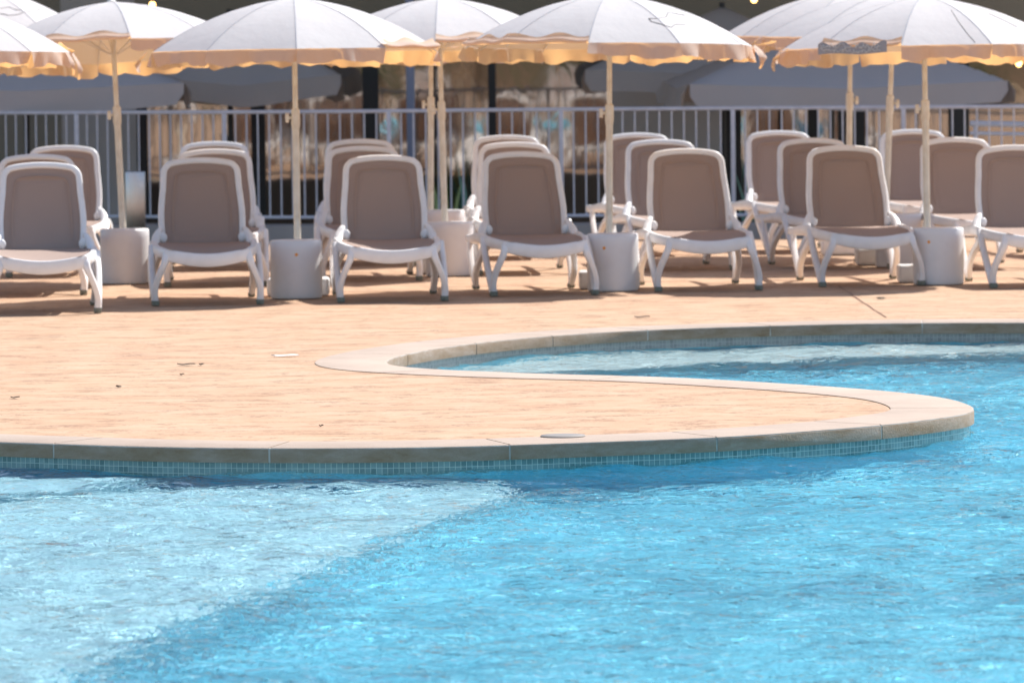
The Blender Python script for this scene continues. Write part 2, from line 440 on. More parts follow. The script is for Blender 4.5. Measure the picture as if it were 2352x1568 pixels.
# floor and shallow shelves
floor = sheet('pool_floor', [(xl - 1, PYN - 1), (xr + 1, PYN - 1), (xr + 1, 42), (xl - 1, 42)], M_floor, -.95); tag(floor, kind='structure')
def slab(name, pts, ztop, zbot, m):
    o = sheet(name, pts, m, ztop); n = len(pts); vs = [v.co.copy() for v in o.data.vertices]
    me = o.data; bm = bmesh.new(); bm.from_mesh(me); bm.verts.ensure_lookup_table()
    low = [bm.verts.new((x, y, zbot)) for x, y in pts]; bm.verts.ensure_lookup_table()
    for i in range(n):
        j = (i + 1) % n; bm.faces.new((bm.verts[i], low[i], low[j], bm.verts[j]))
    bmesh.ops.recalc_face_normals(bm, faces=bm.faces)
    bm.to_mesh(me); bm.free(); return tag(o, kind='structure')
shp = [P(x, y, WZ) for x, y in [(1190, 1128), (1010, 1185), (800, 1258), (600, 1345), (400, 1420), (200, 1510), (60, 1600), (-60, 1700)]]
shp = catmull(shp, 6)
front_shelf = slab('shallow_shelf', [(p.x, p.y + .35) for p in shp] + [(shp[-1].x - .8, 8), (xl, 8), (xl, 27.5), (-2.5, 27.5), (-.2, 26.4)], -.50, -1.0, M_shelf)
bk = catmull([P(x, y, WZ) for x, y in [(780, 872), (1150, 858), (1500, 842), (1850, 826), (2150, 814), (2500, 806), (3300, 800)]], 6)
back_shelf = slab('rear_shelf', [(p.x, p.y + .3) for p in bk] + [(xr, 45), (-4, 45)], -.38, -1.0, M_back)
corner_step = slab('corner_step', [(xl, 24.0), (-2.6, 24.25), (-1.9, 24.6), (-1.5, 25.2), (-1.4, 27.6), (xl, 27.6)], -.30, -.49, M_shelf)

# ------------------------------------------------------------------ water surface: real waves
def waves(X, Y, seed=3):
    r = np.random.RandomState(seed); h = np.zeros_like(X)
    for i in range(90):
        lam = math.exp(r.uniform(math.log(.12), math.log(.8)))
        th = r.normal(math.pi / 2 + .15, .62) if r.rand() < .7 else r.uniform(0, 2 * math.pi)
        k = 2 * math.pi / lam; amp = .00115 * (lam / .5) ** 0.80 * r.uniform(.5, 1.3)
        h += amp * np.sin(k * (math.cos(th) * X + math.sin(th) * Y) + r.uniform(0, 6.28) + .5 * np.sin(1.1 * X + .7 * Y + i))
    for i in range(12):
        lam = r.uniform(1.0, 2.6); th = r.normal(math.pi / 2, .8); k = 2 * math.pi / lam
        h += .0026 * r.uniform(.5, 1.2) * np.sin(k * (math.cos(th) * X + math.sin(th) * Y) + r.uniform(0, 6.28))
    f = lambda t: np.clip(t, 0, 1)
    h *= (1 + .12 * f((Y - 27) / 2)) * (1 + .45 * f((-.2 - X) / .6) * f((26 - Y) / 1.0))
    return h
WAMP = 1.0
ys = [6.0]
while ys[-1] < 39.5: ys.append(ys[-1] + (.028 if 15.0 < ys[-1] < 37.6 else .25))
ys = np.array(ys)
nx = 300
U = np.linspace(-1, 1, nx)
half = np.clip(.098 * ys + .35, 1.2, 5)
XX = U[None, :] * half[:, None]; YY = np.repeat(ys[:, None], nx, 1)
XX = np.concatenate([np.full((len(ys), 1), xl - .3), XX, np.full((len(ys), 1), xr + .3)], 1); YY = np.concatenate([YY[:, :1], YY, YY[:, :1]], 1)
ZZ = WZ + WAMP * waves(XX, YY)
ZZ[:, 0] = WZ; ZZ[:, -1] = WZ
nr, nc = XX.shape
me = bpy.data.meshes.new('pool_water')
V = np.stack([XX, YY, ZZ], -1).reshape(-1, 3).astype(np.float32)
ii = (np.arange(nr - 1)[:, None] * nc + np.arange(nc - 1)[None, :]).ravel()
F = np.stack([ii, ii + 1, ii + nc + 1, ii + nc], 1).astype(np.int32)
me.vertices.add(len(V)); me.vertices.foreach_set('co', V.ravel())
me.loops.add(F.size); me.loops.foreach_set('vertex_index', F.ravel())
me.polygons.add(len(F)); me.polygons.foreach_set('loop_start', np.arange(0, F.size, 4, dtype=np.int32))
me.update(calc_edges=True); me.validate(); me.shade_smooth(); me.materials.append(M_water)
water = link(bpy.data.objects.new('pool_water', me)); tag(water, kind='structure')
water.cycles.is_caustics_caster = True
for q in (floor, front_shelf, back_shelf, corner_step, wallb, tile, tile2, closing): q.cycles.is_caustics_receiver = True

# ------------------------------------------------------------------ small things on the deck
def deck_joint(a, b, wd=.006):
    a, b = P(*a), P(*b); d = (b - a).normalized(); n = Vector((-d.y, d.x, 0)) * wd
    vs = []; k = 14
    for i in range(k + 1):
        p = a.lerp(b, i / k) + n * rnd.uniform(-.6, .6); vs += [p + n * rnd.uniform(.5, 1.2) + Vector((0, 0, .0005)), p - n * rnd.uniform(.5, 1.2) + Vector((0, 0, .0005))]
    return tag(mesh_obj('deck_joint', vs, [(2 * i, 2 * i + 1, 2 * i + 3, 2 * i + 2) for i in range(k)], mat('joint_shadow_gap', (.28, .15, .10), .9), smooth=False), kind='structure')
deck_joint((1925, 655), (2035, 728))
M_leaf = mat('dry_leaf', (.08, .05, .03), .8)
M_paper = mat('pale_scrap', (.75, .73, .70), .7)
def scrap(name, px, py, ln, wd, ang, label, cat, m=M_leaf, z=.0):
    p = P(px, py); o = MB(); vs = []; fs = []
    n = 6
    for i in range(n + 1):
        t = i / n - .5; hw = wd * (1 - (2 * t) ** 2) ** .5 * .5 + .0005
        lift = .003 + .006 * abs(t) ** 2 * 2 + .002 * math.sin(7 * t)
        vs += [(t * ln, -hw, lift + .003), (t * ln, 0, lift), (t * ln, hw, lift + .004)]
    for i in range(n):
        a = 3 * i; fs += [(a, a + 3, a + 4, a + 1), (a + 1, a + 4, a + 5, a + 2)]
    q = mesh_obj(name, vs, fs, m); q.location = (p.x, p.y, z); q.rotation_euler = (rnd.uniform(-.1, .1), 0, ang)
    sm = q.modifiers.new('thick', 'SOLIDIFY'); sm.thickness = .0015
    return tag(q, label, cat)
scrap('dry_leaf', 428, 838, .10, .045, .1, 'dark curled leaf with a glint beside a small round speck on the deck', 'leaf')
scrap('pebble', 463, 838, .03, .03, .6, 'small dark round speck just right of the glinting leaf on the deck', 'debris')
scrap('dry_leaf', 2023, 686, .07, .06, .9, 'small brown leaf on the deck near the long diagonal crack', 'leaf')
scrap('dry_leaf', 1475, 729, .10, .05, 0, 'thin dark leaf on the deck in front of the fifth front row lounger', 'leaf')
scrap('dry_leaf', 35, 914, .045, .04, .2, 'dark speck of leaf on the deck at the left edge', 'leaf')
scrap('dry_leaf', 272, 889, .03, .03, 1.2, 'tiny dark leaf crumb on the sunny deck at left centre', 'leaf')
scrap('pebble', 418, 861, .025, .025, .4, 'tiny dark speck on the deck below the glinting leaf', 'debris')
scrap('pebble', 738, 979, .02, .02, .2, 'tiny dark grain on the deck above the front coping', 'debris')
scrap('paper_scrap', 655, 818, .16, .05, -.1, 'flat pale scrap on the deck left of the rounded coping end', 'scrap', M_paper)
# skimmer lid let into the front coping
p = P(1293, 1002); b = MB(); b.lathe([(.100, -.003), (.103, .002), (.098, .0055), (.06, .0065), (.0, .0065)], 40)
ld = b.build('skimmer_lid', mat('lid_plastic', (.27, .245, .225), .65)); ld.location = (p.x, p.y, .002)
tag(ld, 'round grey skimmer lid set in the front coping stones', 'lid')

# ------------------------------------------------------------------ sun lounger
def back_frame_pt(u, vv, dep=0):   # backrest plane: u lateral, vv along, dep towards the back
    a = R(65); return Vector((u, 1.02 + vv * math.cos(a) + dep * math.sin(a), .372 + vv * math.sin(a) - dep * math.cos(a)))
BL = .622
def hw(vv):                        # half width of the backrest along its length
    t = vv / BL
    w_ = .272 + .008 * math.sin(min(1, t / .7) * math.pi) - .022 * max(0, t - .35) ** 1.3 / .65 ** 1.3
    if t > .86:
        q = (t - .86) / .14; w_ -= .100 * (1 - math.sqrt(max(0, 1 - q ** 2.6)))
    return w_
def build_lounger():
    root = empty('sun_lounger')
    # rails + foot-end bar
    b = MB()
    for s in (-1, 1):
        b.sweep([(s * .262, .03, .345), (s * .300, .20, .352), (s * .332, .50, .362), (s * .345, .95, .375), (s * .335, 1.45, .345), (s * .315, 1.84, .335)],
                [(.045, .070), (.045, .068), (.046, .066), (.048, .070), (.044, .06), (.04, .055)], (1, 0, 0))
    b.sweep([(-.288, .045, .345), (-.22, .018, .330), (-.11, .0, .311), (0, -.006, .304), (.11, .0, .311), (.22, .018, .330), (.288, .045, .345)],
            [(.034, .074), (.040, .084), (.042, .090), (.042, .092), (.042, .090), (.040, .084), (.034, .074)], (0, 1, 0), sub=6)
    b.sweep([(-.315, 1.84, .325), (0, 1.88, .315), (.315, 1.84, .325)], (.04, .05), (0, 1, 0))
    b.sweep([(-.325, 1.0, .31), (0, 1.0, .295), (.325, 1.0, .31)], (.04, .03), (0, 1, 0))
    b.build('seat_frame', M_resin, root)
    # seat sling
    vs, fs = [], []; nu, nv = 16, 14
    for j in range(nv + 1):
        y = .012 + (1.02 - .012) * j / nv
        hwid = .258 + .052 * min(1, y / .45)
        for i in range(nu + 1):
            u = -1 + 2 * i / nu
            dip = (.040 - .030 * min(1, y / .9)) * (1 - u * u)
            vs.append((u * hwid, y + (-.012 * (1 - u * u) if j == 0 else 0), .382 - dip + .012 * y))
    for j in range(nv):
        for i in range(nu):
            a = j * (nu + 1) + i; fs.append((a, a + 1, a + nu + 2, a + nu + 1))
    mesh_obj('seat', vs, fs, M_sling, root)
    # backrest frame: an arch
    pts = []
    vv = [-.03, .05, .14, .25, .355, .43, .48, .525, .565, .593, .613]
    for q in vv: pts.append(back_frame_pt(-hw(max(0, q)) + .0, q, .02 * math.sin(max(0, q) / BL * math.pi)))
    for u in (-.110, 0, .110): pts.append(back_frame_pt(u, BL + .012 * (1 - (u / .16) ** 2), 0))
    for q in vv[::-1]: pts.append(back_frame_pt(hw(max(0, q)), q, .02 * math.sin(max(0, q) / BL * math.pi)))
    b = MB()
    n_ = len(pts); vs = []
    # build sweep with a section that always faces the sitter
    nrm = back_frame_pt(0, 0, -1) - back_frame_pt(0, 0, 0)
    b.sweep(pts, [(.034, .044)] * n_, tuple(nrm), n=14, sub=4, sq=2.8)
    b.build('backrest_frame', M_resin, root, sharp=60)
    # backrest sling with the faint ridge of the rear brace showing through
    vs, fs = [], []; nu, nv = 34, 40
    for j in range(nv + 1):
        q = -.03 + (BL + .026) * j / nv; hwid = max(.10, hw(max(0, q)) - .008)
        for i in range(nu + 1):
            u = -1 + 2 * i / nu; x = u * hwid
            d = min(hwid - abs(x), BL - q - .02 * (abs(u) ** 2), q + .03)
            rid = .010 * math.exp(-((d - .070) / .009) ** 2) - .006 * math.exp(-((d - .084) / .010) ** 2)
            qq = max(0, q) / BL; dep = .02 * math.sin(qq * math.pi) + .016 * (1 - u * u) * math.sin(min(1, qq) * math.pi) - rid
            if q > .09 and abs(u) < .98: pass
            vs.append(back_frame_pt(x, q, dep))
    for j in range(nv):
        for i in range(nu):
            a = j * (nu + 1) + i; fs.append((a, a + 1, a + nu + 2, a + nu + 1))
    bk_sling = mesh_obj('backrest', vs, fs, M_sling, root)
    b = MB(); pts = []
    def on_sling(x, q):
        hwid = hw(max(0, q)) - .008; u = x / hwid; qq = max(0, q) / BL
        return back_frame_pt(x, q, .02 * math.sin(qq * math.pi) + .016 * (1 - u * u) * math.sin(qq * math.pi) - .0115)
    for q in (.10, .2, .3, .4, .47): pts.append(on_sling(-hw(q) + .078, q))
    pts += [on_sling(-.165, .525), on_sling(-.12, .545), on_sling(0, .553), on_sling(.12, .545), on_sling(.165, .525)]
    for q in (.47, .4, .3, .2, .10): pts.append(on_sling(hw(q) - .078, q))
    b.sweep(pts, (.007, .003), tuple(back_frame_pt(0, 0, -1) - back_frame_pt(0, 0, 0)), n=6, sub=4)
    b.build('brace_line', M_line, bk_sling)
    # hinge brackets
    for s in (-1, 1):
        b = MB()
        b.sweep([(s * .328, .90, .375), (s * .322, .965, .415), (s * .300, 1.01, .455), (s * .285, 1.04, .48)], [(.05, .04), (.062, .055), (.05, .06), (.03, .04)], (1, 0, 0))
        b.ball((s * .272, .985, .425), .025, (1.15, .7, 1.45))
        b.build('hinge_bracket', M_resin, root)
    # legs: V shapes, apex on the ground
    for s in (-1, 1):
        b = MB()
        b.sweep([(s * .352, .085, .02), (s * .356, .075, .09), (s * .340, .055, .165), (s * .308, .035, .245), (s * .285, .032, .30), (s * .276, .05, .35)],
                [(.046, .058), (.044, .055), (.042, .058), (.044, .062), (.05, .066), (.05, .05)], (1, 0, 0))
        b.sweep([(s * .354, .100, .02), (s * .362, .24, .13), (s * .364, .42, .25), (s * .360, .60, .375)],
                [(.048, .05), (.046, .05), (.046, .052), (.048, .05)], (1, 0, 0))
        lg = b.build('leg', M_resin, root)
        b = MB(); b.box((s * .352 - .026, .052, 0), (s * .352 + .026, .122, .036), .006); b.build('foot_cap', M_cap, lg)
        b = MB()
        b.sweep([(s * .340, 1.20, .02), (s * .350, 1.10, .13), (s * .330, .98, .235), (s * .285, .86, .335)], [(.044, .05)] * 4, (1, 0, 0))
        b.sweep([(s * .340, 1.21, .02), (s * .352, 1.30, .13), (s * .350, 1.42, .25), (s * .340, 1.50, .34)], [(.040, .05)] * 4, (1, 0, 0))
        lg = b.build('leg', M_resin, root)
        b = MB(); b.box((s * .340 - .024, 1.17, 0), (s * .340 + .024, 1.24, .03), .006); b.build('foot_cap', M_cap, lg)
    return root
TOPZ, TOPY = back_frame_pt(0, BL, 0).z + .022, back_frame_pt(0, BL, 0).y
loungers = [  # (backrest top x, y, foot-mid x or None, yaw, label)
    (94, 376, 103, None, 'front row sun lounger at the far left, its left side cut off by the frame'),
    (460, 365, 480, None, 'front row sun lounger between the left sunlit drum and the second dotted drum'),
    (878, 359, 905, None, 'front row sun lounger just right of the drum whose orange dot is at left'),
    (1196, 351, 1256, None, 'front row sun lounger left of the drum under the parasol with the stitched outline'),
    (1575, 344, 1632, None, 'front row sun lounger right of the drum under the parasol with the stitched outline'),
    (1938, 337, 2008, None, 'front row sun lounger just left of the rightmost dotted drum, turned a little'),
    (2327, 336, 2402, None, 'front row sun lounger at the right edge, right of the rightmost dotted drum'),
    (84, 357, None, -3, 'middle row sun lounger almost hidden behind the far left one'),
    (493, 345, None, -3, 'middle row sun lounger behind the second front row lounger from the left'),
    (833, 338, None, -4, 'middle row sun lounger left behind the third front row lounger'),
    (1180, 329, None, -4, 'middle row sun lounger behind the fourth front row lounger'),
    (1516, 323, None, -8, 'middle row sun lounger beside the pole of the parasol with the stitched outline'),
    (1864, 320, None, -9, 'middle row sun lounger in the stagger of three left of the triple poles'),
    (2192, 318, None, -9, 'middle row sun lounger seen between the rightmost pole and the front right lounger'),
    (146, 337, None, -1, 'back row sun lounger left of the leaning parasol pole'),
    (492, 328, None, -3, 'back row sun lounger showing only its top behind the second column'),
    (826, 322, None, -4, 'back row sun lounger in the third column from the left'),
    (1163, 313, None, -4, 'back row sun lounger right of the twin centre poles'),
    (1462, 308, None, -9, 'back row sun lounger half behind the pole against the pale grey wall'),
    (1787, 303, None, -10, 'back row sun lounger leftmost of the stagger of three left of the triple poles'),
    (2095, 300, None, -6, 'back row sun lounger between the two rightmost poles'),
    (2432, 304, None, -6, 'back row sun lounger peeking in at the right edge by the railing'),
]
proto = build_lounger()
for i, (bx, by, fx, yaw, lab) in enumerate(loungers):
    o = proto if i == 0 else copy_tree(proto)
    t = P(bx, by, TOPZ)
    if fx is not None:
        d0 = t.y - TOPY; fxw = (fx - 1176) / FPX * (d0 + .08)
        yw = math.atan2(t.x - fxw, TOPY)
        yw = max(-.2, min(.12, yw))
    else: yw = R(yaw)
    o.location = (t.x - math.sin(yw) * TOPY, t.y - math.cos(yw) * TOPY, 0.0)
    o.rotation_euler = (0, 0, -yw)
    tag(o, lab, 'sun lounger', 'white framed sun loungers with taupe slings in three rows')

# ------------------------------------------------------------------ drums (side tables) and parasols
def build_drum(dot):
    b = MB(); r = .180
    b.lathe([(r - .012, 0), (r - .004, .004), (r - .002, .015), (r, .06), (r, .34), (r, .388), (r - .004, .396), (r - .012, .400), (r - .02, .4), (.0, .4)], 56)
    o = b.build('drum_table', M_drum, sharp=60)
    if dot:
        b = MB(); a0 = dot; n = 16; pc = []
        for k in range(n):
            t = 2 * math.pi * k / n; dx = .011 * math.cos(t); dz = .011 * math.sin(t)
            a = a0 + dx / r; pc.append(Vector((math.sin(a) * (r + .0012), -math.cos(a) * (r + .0012), .305 + dz)))
        b.add(pc, [tuple(range(n))]); b.build('sticker', M_dot, o, smooth=False)
    return o
drums = [  # centre x, bottom front y, dot angle, label
    (284, 653, 0, 'pale drum side table with no dot, at left, lit along its right edge'),
    (679, 687, .05, 'white drum side table with an orange dot between the second and third loungers'),
    (1032, 635, 0, 'plain drum side table at the foot of the twin centre poles'),
    (1409, 670, -.35, 'white drum side table with an orange dot under the stitched outline parasol'),
    (2160, 655, -.45, 'white drum side table with an orange dot at the foot of the rightmost pole'),
    (2068, 614, 0, 'plain drum side table half hidden behind the rightmost dotted drum'),
    (1016, 600, 0, 'plain drum side table farthest back behind the twin centre poles')]
dpos = []
for i, (x, y, dot, lab) in enumerate(drums):
    o = build_drum(dot); p = P(x, y); o.location = (p.x, p.y + .18, 0.0)
    o.rotation_euler = (0, 0, 0); dpos.append(o.location.copy())
    tag(o, lab, 'side table', 'white drum side tables beside the loungers')

NR, CR, DH = 10, 1.035, .37
def dome(t):                    # t = r/R
    return DH * (1 - .25 * t - .75 * t ** 2.1)
def build_parasol(seed, flips=(), valance=.115):
    r_ = random.Random(seed); root = empty('parasol')
    RIMZ = 1.70
    # canopy
    vs, fs = [], []; na, nrr = 8, 16; ph0 = R(-87)
    tot = NR * na
    for j in range(1, nrr + 1):
        t = j / nrr
        for k in range(tot):
            a = ph0 + 2 * math.pi * k / tot; q = (k % na) / na; mid = math.sin(q * math.pi)
            chord = math.cos(math.pi / NR) / math.cos((q - .5) * 2 * math.pi / NR)
            rr = CR * t * (1 - (1 - chord) * (.3 + .7 * t)) - .012 * mid * t * t
            z = RIMZ + dome(t) - .022 * mid * t * (1 - t * .55) + .012 * t * t * mid
            vs.append((rr * math.cos(a), rr * math.sin(a), z + r_.uniform(-.0012, .0012)))
    vs.append((0, 0, RIMZ + DH + .004)); top = len(vs) - 1
    for k in range(tot): fs.append((top, k, (k + 1) % tot))
    for j in range(nrr - 1):
        for k in range(tot): fs.append((j * tot + k, (j + 1) * tot + k, (j + 1) * tot + (k + 1) % tot, j * tot + (k + 1) % tot))
    can = mesh_obj('canopy', vs, fs, M_canvas, root)
    # crease along ribs
    for e in can.data.edges:
        a, b = e.vertices
        if a < tot * nrr and b < tot * nrr and a % tot == b % tot and (a % tot) % na == 0: e.use_edge_sharp = True
    sb = MB()
    for k in range(0, tot, na):
        for j in range(nrr - 1):
            A_, B_ = Vector(vs[j * tot + k]), Vector(vs[(j + 1) * tot + k]); sd_ = Vector((-A_.y, A_.x, 0)).normalized() * .0035; up = Vector((0, 0, .0022))
            sb.add([A_ - sd_ + up, B_ - sd_ + up, B_ + sd_ + up, A_ + sd_ + up], [(0, 1, 2, 3)])
    bm = bmesh.new(); bm.from_mesh(can.data); can.data.materials.append(M_seam)
    for f in sb.f:
        nf = bm.faces.new([bm.verts.new(sb.v[i]) for i in f]); nf.material_index = 1
    bm.to_mesh(can.data); bm.free()
    rim = [Vector(v_) for v_ in vs[(nrr - 1) * tot: nrr * tot]]
    # valance: panels hang from the rim, split at every rib
    b = MB()
    for pnl in range(NR):
        flip = pnl in flips
        phs = [r_.uniform(0, 6.28) for _ in range(4)]; tilt = r_.uniform(-.25, .35); r_e = r_.uniform(.02, .30)
        vv, ff = [], []; nz = 6; nn = 16
        for i in range(nn + 1):
            f = i / nn * na; i0 = min(int(f), na - 1); q = f - i0
            A, B = rim[(pnl * na + i0) % tot], rim[(pnl * na + i0 + 1) % tot]
            p = A.lerp(B, q); out = Vector((p.x, p.y, 0)).normalized(); u = i / nn
            scal = valance * (.86 + .12 * math.sin(u * 5 + phs[0]) + .07 * math.sin(u * 16 + phs[1]) + .04 * math.sin(u * 31 + phs[2])) * (1 - r_e * (abs(u - .5) * 2) ** 12)
            for j in range(nz + 1):
                s_ = j / nz
                fl = (.030 * math.sin(u * 8 + phs[2]) + .020 * math.sin(u * 19 + phs[3]) + .03 * tilt) * s_
                if flip:
                    h = min(1, s_ * 1.6); rise = .032 * math.sin(u * 11 + phs[1]) * s_
                    vv.append(p + out * (.006 + .030 * math.sin(min(1, s_ * 1.5) * math.pi) - .045 * s_) + Vector((0, 0, .012 + .048 * s_ + rise * .5 - .012 * (1 - s_))))
                else:
                    vv.append(p + out * (.004 + fl) - Vector((0, 0, scal * s_ - .002)))
        for i in range(nn):
            for j in range(nz):
                a = i * (nz + 1) + j; ff.append((a, a + nz + 1, a + nz + 2, a + 1))
        b.add(vv, ff)
    b.build('valance', M_val, root, sharp=80)
    # ribs
    rb = MB(); pts = [(.03 + (CR - .04) * t, 0, RIMZ + dome(max(.03, t)) - .016) for t in (0, .25, .5, .75, 1)]
    rb.sweep(pts, (.008, .010), (0, 1, 0), n=6, sub=3)
    st = rb; st.tube((.03, 0, RIMZ - .02), (.5, 0, RIMZ + dome(.5) - .02), .004, n=6)
    rib0 = rb.build('rib', M_rib, root); rib0.rotation_euler = (0, 0, ph0)
    for k in range(1, NR):
        c = rib0.copy(); col.objects.link(c); c.parent = root; c.rotation_euler = (0, 0, ph0 + 2 * math.pi * k / NR)
    b = MB(); b.tube((0, 0, .02), (0, 0, 1.20), .0245, n=20); b.build('lower_pole', M_pole, root)
    b = MB(); b.tube((0, 0, 1.15), (0, 0, RIMZ + DH + .015), .0185, n=20); b.build('upper_pole', M_pole, root)
    b = MB(); b.lathe([(.019, 1.30), (.030, 1.29), (.031, 1.19), (.027, 1.16), (.024, 1.15)], 20)
    cl = b.build('collar', M_pole, root)
    b = MB(); b.tube((-.028, 0, 1.235), (-.050, 0, 1.235), .010); b.tube((-.046, 0, 1.235), (-.070, 0, 1.235), .034, .031, n=18)
    b.build('knob', M_pole, cl)
    b = MB(); b.lathe([(.034, RIMZ + DH - .012), (.038, RIMZ + DH + .004), (.020, RIMZ + DH + .018), (.014, RIMZ + DH + .045), (.016, RIMZ + DH + .055), (.004, RIMZ + DH + .062)], 16)
    b.build('finial', M_rib, root)
    b = MB(); b.box((-.215, -.10, 0), (.215, .17, .125), .022); b.lathe([(.05, .12), (.05, .17), (.036, .2), (.03, .2)], 20)
    b.build('base', M_resin, root)
    return root
# (drum index or ground px, pole px at rim height, rim y px, tilt toward camera, yaw, knob side, label)
PG = 'white beach parasols over the loungers'
def place_parasol(o, x, y, D, rimpx, rimy, rot, lean_back, lab):
    """x,y: ground point; rim centre must land on rimpx,rimy at depth D"""
    tgt = PY(rimpx, rimy, y)
    o.location = (x, y, 0)
    dx = tgt.x - x; lean = math.atan2(dx, 1.7)
    h = tgt.z / 1.70
    o.rotation_mode = 'XYZ'
    o.rotation_euler = (lean_back, lean, 0)
    for ch in o.children:
        if ch.type == 'MESH' and ch.name.split('.')[0] in ('canopy', 'valance', 'rib', 'finial', 'upper_pole'):
            ch.location.z += (tgt.z - 1.70)
        if ch.name.split('.')[0] in ('canopy', 'valance'): ch.rotation_euler.z += rot
        if ch.name.split('.')[0] == 'rib': ch.rotation_euler.z += rot
        if ch.name.split('.')[0] == 'base': ch.rotation_euler = (-lean_back, -lean, 0)
    return tag(o, lab, 'parasol', PG)
variants = [dict(seed=1, flips=()), dict(seed=2, flips=(1,)), dict(seed=3, flips=(9, 2))]
def gx(x, D): return (x - 1176) / FPX * D
parasols = {}
def par(key, seed, flips, x, y, D_, rimpx, rimy, rot, lb, lab):
    o = build_parasol(seed, flips); place_parasol(o, x, y, D_, rimpx, rimy, rot, lb, lab); parasols[key] = o; return o
d = dpos
par('b', 1, (1,), d[1].x + .0, d[1].y + .33, 0, 676, 118, 0, R(-1), 'parasol on the pole behind the dotted drum between the second and third loungers')
par('a', 2, (9,), d[0].x - .02, d[0].y + .33, 0, 258, 117, R(8), R(-5), 'parasol on the leaning pole at left with its front flap turned up')
par('d', 3, (8, 9), d[3].x - .02, d[3].y + .33, 0, 1400, 107, R(-12), R(-1.5), 'parasol with a dark stitched outline on its right panel')
par('h', 4, (9,), d[4].x - .05, d[4].y + .33, 0, 2124, 112, R(-16), R(-1.5), 'rightmost parasol with a turned-up hem covered in dark scrawled lines')
par('c', 5, (0, 1), d[2].x - .03, d[2].y + .33, 0, 1010, 108, R(-4), R(-2), 'parasol on the front one of the twin centre poles')
par('c2', 6, (), d[6].x - .10, d[6].y + .33, 0, 990, 112, R(18), R(0), 'parasol on the rear one of the twin centre poles')
par('g', 7, (1,), d[5].x - .09, d[5].y + .33, 0, 2050, 97, R(-6), R(-1), 'parasol on the middle one of the three right poles')
pp = P(1948, 585); par('f', 8, (), pp.x, pp.y, 0, 1953, 86, R(10), R(0), 'parasol on the left one of the three right poles, farthest back')
pp = P(-175, 690); par('e', 9, (2,), pp.x, pp.y, 0, -178, 122, R(12), R(-1), 'parasol cut off by the left edge whose lit tip hangs over the deck')
pp = P(-95, 615); par('i', 10, (), pp.x, pp.y, 0, -85, 70, R(4), R(0), 'parasol behind at the top left corner marked with dark stitches')
M_lining = mat('grey_lining', (.36, .35, .37), .8); M_scrawl = mat('pale_scrawl', (.72, .72, .70), .8)
def flap(key, ang, ln, wd, seed, lift=0.0):
    """a torn strip of canvas hanging from the rim"""
    root = parasols[key]; r_ = random.Random(seed); b = MB(); vv, ff = [], []
    can = [c for c in root.children if c.name.startswith('canopy')][0]; a = ang
    base = Vector((math.cos(a) * CR * .985, math.sin(a) * CR * .985, 1.70 + can.location.z + .006))
    out = Vector((math.cos(a), math.sin(a), 0)); sd_ = Vector((-math.sin(a), math.cos(a), 0)); ph = r_.uniform(0, 6)
    for i in range(9):
        t = i / 8; w_ = wd * (1 - .75 * t * t) ; tw = 1.6 * t * r_.uniform(.5, 1)
        c = base + out * (.07 * math.sin(t * 2.2) + lift * t) + Vector((0, 0, lift * .6 * t - ln * t * (1 - .6 * lift / .1 if lift else 1))) + sd_ * (.03 * math.sin(t * 5 + ph))
        d = sd_ * math.cos(tw) + out * math.sin(tw)
        vv += [c - d * w_ / 2, c + out * .012, c + d * w_ / 2]
    for i in range(8):
        q = 3 * i; ff += [(q, q + 3, q + 4, q + 1), (q + 1, q + 4, q + 5, q + 2)]
    b.add(vv, ff); b.build('torn_strip', M_val, root, sharp=80)
for key, deg, ln, wd, sd__, lf in (('d', -8, .13, .10, 1, 0), ('d', -3, .03, .12, 2, .08), ('d', 8, .16, .07, 3, 0), ('h', -168, .10, .10, 4, 0), ('h', -160, .04, .12, 5, .06),
                              ('h', -176, .15, .06, 6, 0), ('e', -12, .16, .05, 7, 0), ('e', 0, .19, .06, 8, 0), ('b', -178, .14, .07, 9, 0), ('b', -4, .03, .12, 10, .05), ('g', -170, .12, .08, 11, 0), ('c', -60, .03, .10, 12, .07)):
    flap(key, R(deg), ln, wd, sd__, lf)
def scrawled_hem(key):
    root = parasols[key]; can = [c for c in root.children if c.name.startswith('canopy')][0]
    pnl = MB(); scr = MB(); vv, ff = [], []; rz = can.rotation_euler.z; a0, a1 = R(-87) + rz - R(36), R(-87) + rz
    A_ = Vector((math.cos(a0), math.sin(a0), 0)) * CR; B_ = Vector((math.cos(a1), math.sin(a1), 0)) * CR; z0 = 1.70 + can.location.z
    out = ((A_ + B_) / 2).normalized(); n = 24
    def pt(u, v_, o_=0): return A_.lerp(B_, u) + out * (.030 + o_ + .012 * math.sin(u * 14)) + Vector((0, 0, z0 - .045 + .085 * v_ + .006 * math.sin(u * 9)))
    for i in range(n + 1):
        for j in range(5): vv.append(pt(.0 + .84 * i / n, j / 4 * (.8 + .2 * math.sin(i * .9) * (j > 2))))
    for i in range(n):
        for j in range(4): q = i * 5 + j; ff.append((q, q + 5, q + 6, q + 1))
    pnl.add(vv, ff); o = pnl.build('turned_hem', M_lining, root, sharp=80)
    r_ = random.Random(3)
    for row in range(2):
        pts = []
        for k in range(46):
            u = .04 + .72 * min(1, max(0, k / 45 + r_.uniform(-.02, .02))); pts.append(pt(u, .66 - row * .34 + r_.uniform(-.24, .2), .004))
        scr.sweep(pts, (.0045, .0045), (1, 0, 0), n=5, sub=3)
    scr.build('scrawl', M_scrawl, o)
scrawled_hem('h')
# three right poles carry their knobs on the right
for k in ('f', 'g'):
    for ch in parasols[k].children:
        if ch.name.startswith('collar'): ch.rotation_euler.z = R(180)

